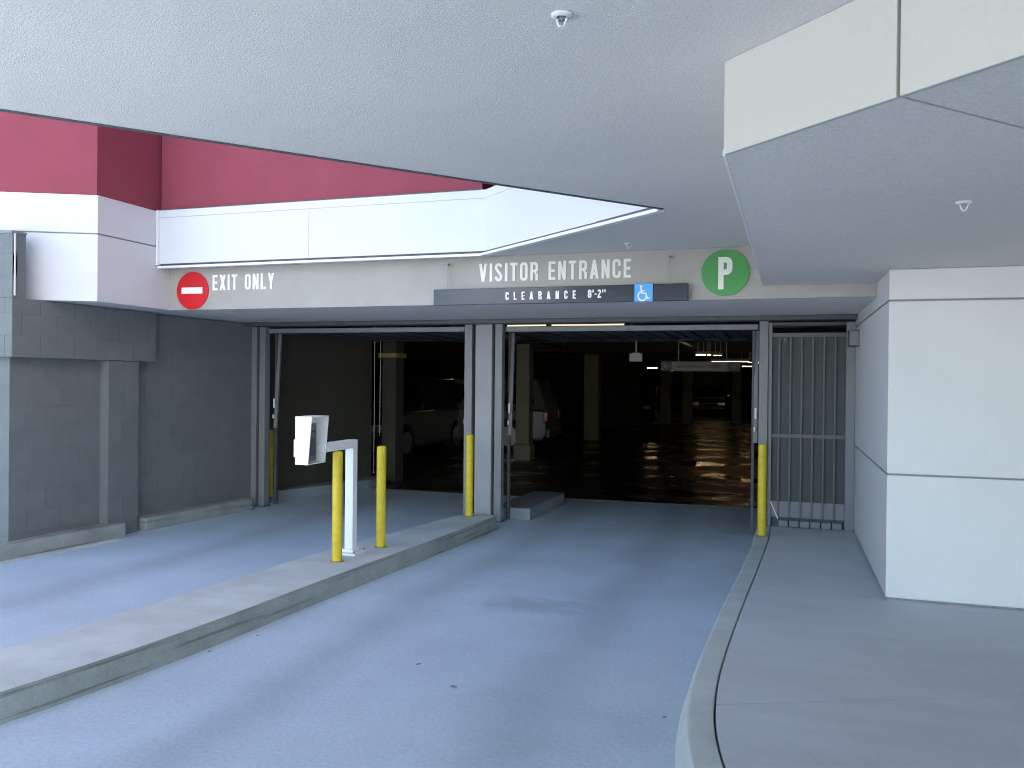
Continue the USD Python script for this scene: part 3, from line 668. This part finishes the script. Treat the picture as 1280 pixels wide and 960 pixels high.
# hood: a shell open towards the entrance lane, deeper at the top
hx0, hy0, hy1, hz0, hz1 = -3.725, 5.835, 6.10, 1.005, 1.392
def hood_side(ya, yb):
    pts = np.array([(hx0, hz0), (hx0+0.118, hz0), (hx0+0.150, hz1), (hx0, hz1)])
    m = trimesh.creation.extrude_polygon(Polygon(pts), yb-ya, engine='earcut'); v = m.vertices
    m.vertices = np.stack([v[:, 0], yb - v[:, 2], v[:, 1]], 1); return m
part('hood_side', cr, hood_side(hy0, hy0+0.008), 'white_paint')
part('hood_side', cr, hood_side(hy1-0.008, hy1), 'white_paint')
part('hood_back', cr, bx(hx0, hx0+0.012, hy0+0.008, hy1-0.008, hz0, hz1), 'white_paint')
part('hood_top', cr, bx(hx0+0.012, hx0+0.150, hy0+0.008, hy1-0.008, hz1-0.008, hz1), 'white_paint')
part('hood_bottom', cr, bx(hx0+0.012, hx0+0.119, hy0+0.008, hy1-0.008, hz0, hz0+0.008), 'white_paint')
rd = part('reader', cr, rbox(hx0+0.012, hx0+0.104, 5.852, 5.985, 1.03, 1.335, 0.004), 'reader', smooth=30)
part('card_slot', cr, bx(hx0+0.1035, hx0+0.108, 5.875, 5.96, 1.262, 1.276), 'black')
part('keypad', cr, bx(hx0+0.1035, hx0+0.107, 5.875, 5.96, 1.07, 1.22), 'steel_dark')
part('mount_plate', cr, rbox(hx0-0.024, hx0+0.001, 5.85, 5.99, 1.062, 1.206, 0.005), 'white_paint', smooth=30)

def sprinkler(x, y, z, label, first=[None]):
    if first[0] is not None:
        return copy(first[0], (x, y, z), label)
    t = thing('sprinkler', label, 'sprinkler', (x, y, z), 'fire sprinklers in the soffit'); first[0] = t
    pr = np.array([(0.016, -0.001), (0.035, -0.001), (0.035, -0.005), (0.030, -0.010), (0.020, -0.012), (0.016, -0.010), (0.016, -0.001)])
    m = trimesh.creation.revolve(pr, sections=28); m.apply_translation((x, y, z)); part('escutcheon', t, m, 'sprinkler', smooth=40)
    m = cyl((x, y, z), (x, y, z-0.02), 0.009, 16); part('body', t, m, 'brass', smooth=40)
    fr = []
    pa_ = [(x+0.016*math.cos(a), y, z-0.014-0.026*(1-abs(math.cos(a))**3)*1.0) for a in np.linspace(0, math.pi, 13)]
    part('yoke', t, cat_([cyl(pa_[i], pa_[i+1], 0.0035, 8) for i in range(12)]), 'sprinkler', smooth=40)
    part('deflector', t, cyl((x, y, z-0.040), (x, y, z-0.043), 0.013, 20), 'sprinkler', smooth=40)
    part('bulb', t, cyl((x, y, z-0.02), (x, y, z-0.038), 0.0022, 8), 'brass', smooth=40)
    return t
sprinkler(-0.685, 2.57, S, 'nearest white sprinkler in the high soffit')
sprinkler(0.758, 4.217, S2, 'white sprinkler in the dropped soffit near the white pillar')
sprinkler(-1.261, 7.0, S, 'far small sprinkler above the clearance bar')

# a few bits of litter on the paving
def leaf(x, y, s, a, label):
    pts = np.array([(-1, 0, .0), (-.4, .42, .10), (.35, .36, .05), (1, 0, .16), (.4, -.38, .08), (-.35, -.4, .04), (0, 0, .2)])*s
    R = np.array([[math.cos(a), -math.sin(a), 0], [math.sin(a), math.cos(a), 0], [0, 0, 1]])
    top = pts @ R.T + [x, y, 0.006]; bot = top - [0, 0, 0.003]
    f = [(6, i, (i+1) % 6) for i in range(6)]; fb = [(13, 7+(i+1) % 6, 7+i) for i in range(6)]
    sd_ = [q for i in range(6) for q in ((i, 7+i, 7+(i+1) % 6), (i, 7+(i+1) % 6, (i+1) % 6))]
    mm = trimesh.Trimesh(np.vstack([top, bot]), f+fb+sd_, process=False); mm.fix_normals()
    whole('dry_leaf', mm, 'leaf', label, 'leaf')
leaf(-3.279, 4.713, 0.009, .3, 'tiny dark speck of leaf nearest the island kerb')
leaf(-3.364, 4.338, 0.014, 1.2, 'small curled brown leaf below the island kerb')
leaf(-1.722, 4.294, 0.022, .1, 'largest dry leaf lying in the middle of the entrance lane')
leaf(-2.055, 4.561, 0.015, .7, 'brown leaf left of the largest leaf on the lane')
leaf(-2.40, 5.66, 0.010, 2.2, 'tiny leaf on the lane left of the oil patch')
leaf(-0.56, 4.26, 0.013, .9, 'tiny leaf beside the curved right kerb')

# ================================================================== inside the garage
ge = thing('garage_interior', 'dim enclosing walls, beams and ceiling inside the garage', 'garage', (-6, 30, 0))
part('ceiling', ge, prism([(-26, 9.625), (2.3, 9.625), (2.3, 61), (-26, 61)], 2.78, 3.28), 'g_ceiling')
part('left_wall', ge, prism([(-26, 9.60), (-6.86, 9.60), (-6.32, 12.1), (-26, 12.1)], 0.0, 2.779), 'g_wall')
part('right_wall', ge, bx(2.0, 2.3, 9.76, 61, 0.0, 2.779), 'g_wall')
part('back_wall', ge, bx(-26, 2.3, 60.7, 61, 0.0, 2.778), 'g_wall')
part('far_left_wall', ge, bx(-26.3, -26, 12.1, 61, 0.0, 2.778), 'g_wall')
part('lintel', ge, bx(-6.75, 0.72, 9.623, 9.80, 2.42, 2.779), 'g_ceiling')
for yy in (15.5, 22.0, 28.5, 36.0, 44.0):
    part('beam', ge, bx(-25.9, 1.99, yy, yy+0.5, 2.48, 2.7795), 'g_ceiling')
part('partition', ge, bx(-14.0, -5.2, 31.5, 31.7, 0.0, 2.47), 'g_wall')
part('partition', ge, bx(-5.2, -3.2, 52.0, 52.2, 0.0, 2.47), 'g_column', label='far wall glowing orange under a lamp')

def column(x, y, w, d, label, material='g_column', flare=False, first=None):
    t = thing('garage_column', label, 'column', (x, y, 0))
    part('shaft', t, rbox(x-w/2, x+w/2, y-d/2, y+d/2, 0.0, 2.475, 0.02), material, smooth=30)
    if flare: part('base_guard', t, rbox(x-w*.62, x+w*.62, y-d*.62, y+d*.62, 0.0, 0.34, 0.03), 'g_column', smooth=30)
    return t
column(-5.29, 17.1, 0.30, 0.30, 'pale slim column with wide foot beside the silver car', flare=True)
column(-5.28, 23.7, 0.42, 0.42, 'beige column standing alone in the middle of the garage')
column(-4.55, 34.0, 0.40, 0.40, 'distant grey column left of the orange wall')
column(-3.75, 34.6, 0.40, 0.40, 'distant column directly left of the orange wall')
column(-1.9, 36.0, 0.40, 0.40, 'distant column right of the orange wall')
yc = thing('guarded_column', 'dark column with yellow head guard inside the exit opening', 'column', (-6.22, 12.7, 0))
part('shaft', yc, bx(-6.36, -6.11, 12.55, 12.85, 0.0, 2.05), 'g_wall')
part('head_guard', yc, bx(-6.42, -6.08, 12.50, 12.90, 2.055, 2.125), 'scuff')
part('capital', yc, bx(-6.36, -6.11, 12.55, 12.85, 2.126, 2.779), 'g_wall')
for q, (xx, zz, lab) in enumerate(((-6.218, 0.21, 'long pull cord hanging in front of the dark guarded column'), (-6.118, 0.79, 'shorter pull cord with knob beside the dark guarded column'))):
    t = thing('pull_cord', lab, 'cord', (xx, 12.0, zz))
    part('cord', t, cyl((xx, 12.0, zz), (xx, 12.0, 2.775), 0.006, 8), 'pipe')
    part('knob', t, trimesh.creation.icosphere(2, 0.02).apply_translation((xx, 12.0, 1.33 if q else zz)), 'pipe', smooth=True)

# pipes under the ceiling
for a, b, r, lab in (((-12, 14.2, 2.62), (1.9, 14.2, 2.62), 0.05, 'thick sprinkler pipe crossing just inside the doors'),
                     ((-12, 17.4, 2.56), (1.9, 17.4, 2.56), 0.035, 'thin pipe crossing behind the thick sprinkler pipe'),
                     ((-2.2, 12.3, 2.60), (-2.2, 47, 2.60), 0.045, 'pipe running deep into the garage above the entrance lane'),
                     ((-5.6, 12.3, 2.54), (-5.6, 31, 2.54), 0.04, 'pipe running deep into the garage above the exit lane')):
    t = thing('ceiling_pipe', lab, 'pipe', tuple((np.array(a)+np.array(b))/2))
    part('pipe', t, cyl(a, b, r, 12), 'pipe', smooth=40)
    for k in np.linspace(0.08, 0.92, 7):
        c = np.array(a)+(np.array(b)-np.array(a))*k
        part('hanger', t, bar(c, (c[0], c[1], 2.776), 0.012), 'pipe')

# strip lamps: housings with lit tubes
def strip(x0, x1, y, z, label, tube='tube', along='x', r=0.022):
    t = thing('strip_light', label, 'lamp', ((x0+x1)/2, y, z))
    part('housing', t, bx(x0-0.02, x1+0.02, y-0.05, y+0.05, z+0.03, z+0.09), 'lamp_house')
    part('tube', t, cyl((x0, y, z), (x1, y, z), r, 10), tube, smooth=40)
    for k in (0.2, 0.8):
        part('hanger', t, bar((x0+(x1-x0)*k, y, z+0.09), (x0+(x1-x0)*k, y, 2.777), 0.01), 'pipe')
strip(-4.66, -3.96, 14.0, 2.672, 'left glowing tube seen through the gap above the entrance door', 'tube_dim', r=0.026)
strip(-3.85, -2.59, 14.0, 2.672, 'longer glowing tube above the entrance door', 'tube_dim', r=0.026)
GL = 'lamps deep in the garage'
for x0, x1, y, z, rad, lab in (
        (-2.09, -1.86, 21.0, 2.36, 0.016, 'short bright lamp above the left part of the long hanging sign'),
        (-1.82, -1.74, 21.0, 2.36, 0.014, 'tiny bright lamp between two lamps above the hanging sign'),
        (-1.66, -1.47, 21.0, 2.355, 0.010, 'thin bright lamp above the middle of the hanging sign'),
        (-2.05, -1.00, 25.2, 2.305, 0.010, 'long thin bright lamp along the top of the hanging sign'),
        (-0.98, -0.90, 24.4, 2.262, 0.013, 'tiny lamp just right of the hanging sign'),
        (-0.84, -0.70, 24.4, 2.262, 0.016, 'small bright lamp farthest right near the door post'),
        (-4.88, -4.46, 35.3, 2.16, 0.020, 'far bright lamp below the left end of the hanging sign'),
        (-7.75, -7.05, 20.6, 2.42, 0.018, 'added unseen lamp behind the door pillar lighting the parked cars'),  # out of view, added to brighten the cars
        (-4.10, -2.75, 42.0, 2.44, 0.022, 'warm lamp in front of the distant orange wall'),
        (-1.98, -1.45, 40.0, 2.44, 0.022, 'warm lamp at the far right of the garage'),
        (-7.36, -6.80, 47.0, 2.46, 0.022, 'warm lamp far off behind the beige column')):
    strip(x0, x1, y, z, lab, r=rad)

# hanging signs
hs = thing('hanging_sign', 'pale hanging sign with an arrow panel deep in the garage', 'sign', (-1.9, 20, 2.06))
part('board', hs, bx(-2.55, -1.27, 19.98, 20.02, 1.955, 2.18), 'garage_sign')
part('arrow_panel', hs, bx(-1.268, -0.99, 19.98, 20.02, 1.955, 2.18), 'steel')
part('end_panel', hs, bx(-2.80, -2.552, 19.98, 20.02, 1.955, 2.18), 'steel')
tm = meshkit.text_mesh('VISITOR RESIDENT PARKING', 0.07, 0.004)
sc = 1.02/(tm.bounds[1][0]-tm.bounds[0][0]); v = tm.vertices
tm.vertices = np.stack([-2.44 + v[:, 0]*sc, 19.978 - v[:, 2], 2.03 + v[:, 1]], 1)
part('lettering', hs, tm, 'sign_brown')
arrow = unary_union([ls((0, .5), (.8, .5), t=.14), ls((.5, .85), (.88, .5), (.5, .15), t=.14)])
part('arrow', hs, facade(arrow, 19.978, 0.004, -1.21, 1.99, 0.16, 0.16), 'garage_sign')
part('arrow', hs, facade(arrow, 19.978, 0.004, -2.60, 1.99, -0.16, 0.16), 'garage_sign')
for xx in (-2.4, -1.3): part('hanger', hs, bar((xx, 20.0, 2.18), (xx, 20.0, 2.777), 0.012), 'pipe')
ss = thing('exit_box', 'small pale hanging box left of the long garage sign', 'sign', (-2.38, 14, 2.1))
part('box', ss, rbox(-2.49, -2.273, 13.97, 14.03, 2.035, 2.165, 0.005), 'garage_sign', smooth=30)
part('cap', ss, bx(-2.44, -2.32, 13.98, 14.02, 2.165, 2.18), 'garage_sign')
part('stem', ss, bar((-2.38, 14, 2.18), (-2.38, 14, 2.777), 0.014), 'pipe')

# parked cars
def build_car(name, label, loc, rz, paint, kind='suv', lower=None, group='cars parked inside the garage'):
    """x forward, y left, wheels on z = 0, origin in the middle."""
    L, W, Hh, zb = (4.6, 1.84, 1.68, 1.02) if kind == 'suv' else (4.5, 1.76, 1.45, 0.92)
    wr, wb = (0.36, 2.7) if kind == 'suv' else (0.32, 2.65)
    p = numbered('/World/'+name); x = UsdGeom.Xform.Define(stage, p)
    x.AddTranslateOp().Set(Gf.Vec3d(*loc)); x.AddRotateZOp().Set(rz); LOC[p] = np.zeros(3)
    t = tag(x.GetPrim(), label, 'car', group)
    h = L/2
    if kind == 'suv':
        side_ = [(-h, .42), (-h+.03, .95), (-h+.10, zb), (h-1.25, zb), (h-.25, zb-.10), (h-.03, zb-.28), (h, .40), (h-.12, .24), (-h+.12, .26)]
        cabin_b = [(-h+.06, zb-.02), (h-1.15, zb-.02)]; cabin_t = [(-h+.32, Hh), (h-2.05, Hh)]
    else:
        side_ = [(-h, .40), (-h+.02, .82), (-h+.12, zb), (-h+.7, zb), (h-1.3, zb), (h-.3, zb-.14), (h-.03, zb-.3), (h, .36), (h-.12, .2), (-h+.12, .22)]
        cabin_b = [(-h+.55, zb-.02), (h-1.05, zb-.02)]; cabin_t = [(-h+1.25, Hh), (h-2.0, Hh)]
    s = manifold3d.Manifold.sphere(0.07, 12)
    inner = Polygon(side_).buffer(-0.07, join_style=2)
    cs = manifold3d.CrossSection([[(a, b) for a, b in np.array(side_)]])
    body = manifold3d.Manifold.extrude(cs, W-0.12).rotate((90, 0, 0)).translate((0, (W-0.12)/2, 0))
    hullb = manifold3d.Manifold.batch_hull([s.translate((a, yy, b)) for a, b in inner.exterior.coords[:-1] for yy in (-(W/2-.07), W/2-.07)])
    body = manifold3d.Manifold.batch_boolean([hullb], manifold3d.OpType.Add)
    for wx in (-wb/2, wb/2):
        body = body - manifold3d.Manifold.cylinder(W+.2, wr+.06, wr+.06, 28).translate((0, 0, -(W+.2)/2)).rotate((90, 0, 0)).translate((wx, 0, wr))
    part('body', t, body, lower or paint, smooth=35)
    rs = manifold3d.Manifold.sphere(0.05, 10)
    cab = manifold3d.Manifold.batch_hull([rs.translate((a, yy, b)) for (a, b), hw in [(q, W/2-.10) for q in cabin_b]+[(q, W/2-.27) for q in cabin_t] for yy in (-hw, hw)])
    part('cabin', t, cab, paint, smooth=35)
    # side windows, proud by 3 mm, and the two screens
    (b0x, bz), (b1x, _) = cabin_b; (t0x, tz), (t1x, _) = cabin_t
    def lerp(u, v_):   # u along, v up the side
        return ((b0x+(b1x-b0x)*u)*(1-v_)+(t0x+(t1x-t0x)*u)*v_, (W/2-.10)*(1-v_)+(W/2-.27)*v_, bz*(1-v_)+tz*v_)
    for sgn in (-1, 1):
        for ua, ub in ((0.07, 0.30), (0.33, 0.62), (0.65, 0.93)):
            q = [lerp(ua, .18), lerp(ub, .18), lerp(ub, .88), lerp(ua, .88)]
            o = np.array([(a, sgn*(yy+.053), z) for a, yy, z in q]); i_ = o - np.array([0, sgn*.03, 0])
            part('window', t, trimesh.convex.convex_hull(np.vstack([o, i_])), 'car_glass')
    for base, topx, sg in ((b1x, t1x, 1), (b0x, t0x, -1)):
        o = []
        for v_, hw in ((.2, W/2-.20), (.9, W/2-.33)):
            xx = base*(1-v_)+topx*v_ + sg*.052; z = bz*(1-v_)+tz*v_
            o += [(xx, -hw, z), (xx, hw, z)]
        o = np.array(o); part('windscreen', t, trimesh.convex.convex_hull(np.vstack([o, o-np.array([sg*.03, 0, 0])])), 'car_glass')
    for wx in (-wb/2, wb/2):
        for sgn in (-1, 1):
            y0_ = sgn*(W/2-.22); y1_ = sgn*(W/2-.02)
            w_ = part('wheel', t, cyl((wx, y0_, wr), (wx, y1_, wr), wr, 28), 'rubber', smooth=40)
            part('rim', w_, cyl((wx, y1_-sgn*.02, wr), (wx, y1_+sgn*.006, wr), wr*.66, 24), 'rim', smooth=40)
    for sgn in (-1, 1):
        part('tail_light', t, rbox(-h-.004, -h+.12, min(sgn*(W/2-.26), sgn*(W/2+.003)), max(sgn*(W/2-.26), sgn*(W/2+.003)), zb-.30, zb-.06, .02), 'tail', smooth=30)
        part('headlight', t, rbox(h-.20, h+.004, min(sgn*(W/2-.42), sgn*(W/2-.06)), max(sgn*(W/2-.42), sgn*(W/2-.06)), zb-.40, zb-.25, .02), 'head', smooth=30)
        part('mirror', t, rbox(b1x-.35, b1x-.20, min(sgn*(W/2-.02), sgn*(W/2+.16)), max(sgn*(W/2-.02), sgn*(W/2+.16)), zb+.02, zb+.16, .03), paint, smooth=30)
    part('rear_bumper', t, rbox(-h-.05, -h+.2, -(W/2-.04), W/2-.04, .34, .56, .04), lower or paint, smooth=30)
    part('number_plate', t, bx(-h-.056, -h-.049, -.12, .12, .60, .70) if kind == 'suv' else bx(-h-.056, -h-.049, -.17, .17, .42, .54), 'lamp_house')
    return t
build_car('parked_car', 'tall black and tan car seen through the exit opening', (-8.42, 17.4, 0), -91, 'car_black', 'suv', lower='car_tan')
build_car('parked_car', 'silver wagon with red tail light behind the slim column', (-7.67, 19.7, 0), 185, 'car_silver', 'suv')
build_car('parked_car', 'dark car parked beneath the orange lit wall', (-3.75, 45.5, 0), -88, 'car_black', 'sedan')
build_car('parked_car', 'dark car between the distant columns', (-6.1, 38.0, 0), -94, 'car_black', 'sedan')
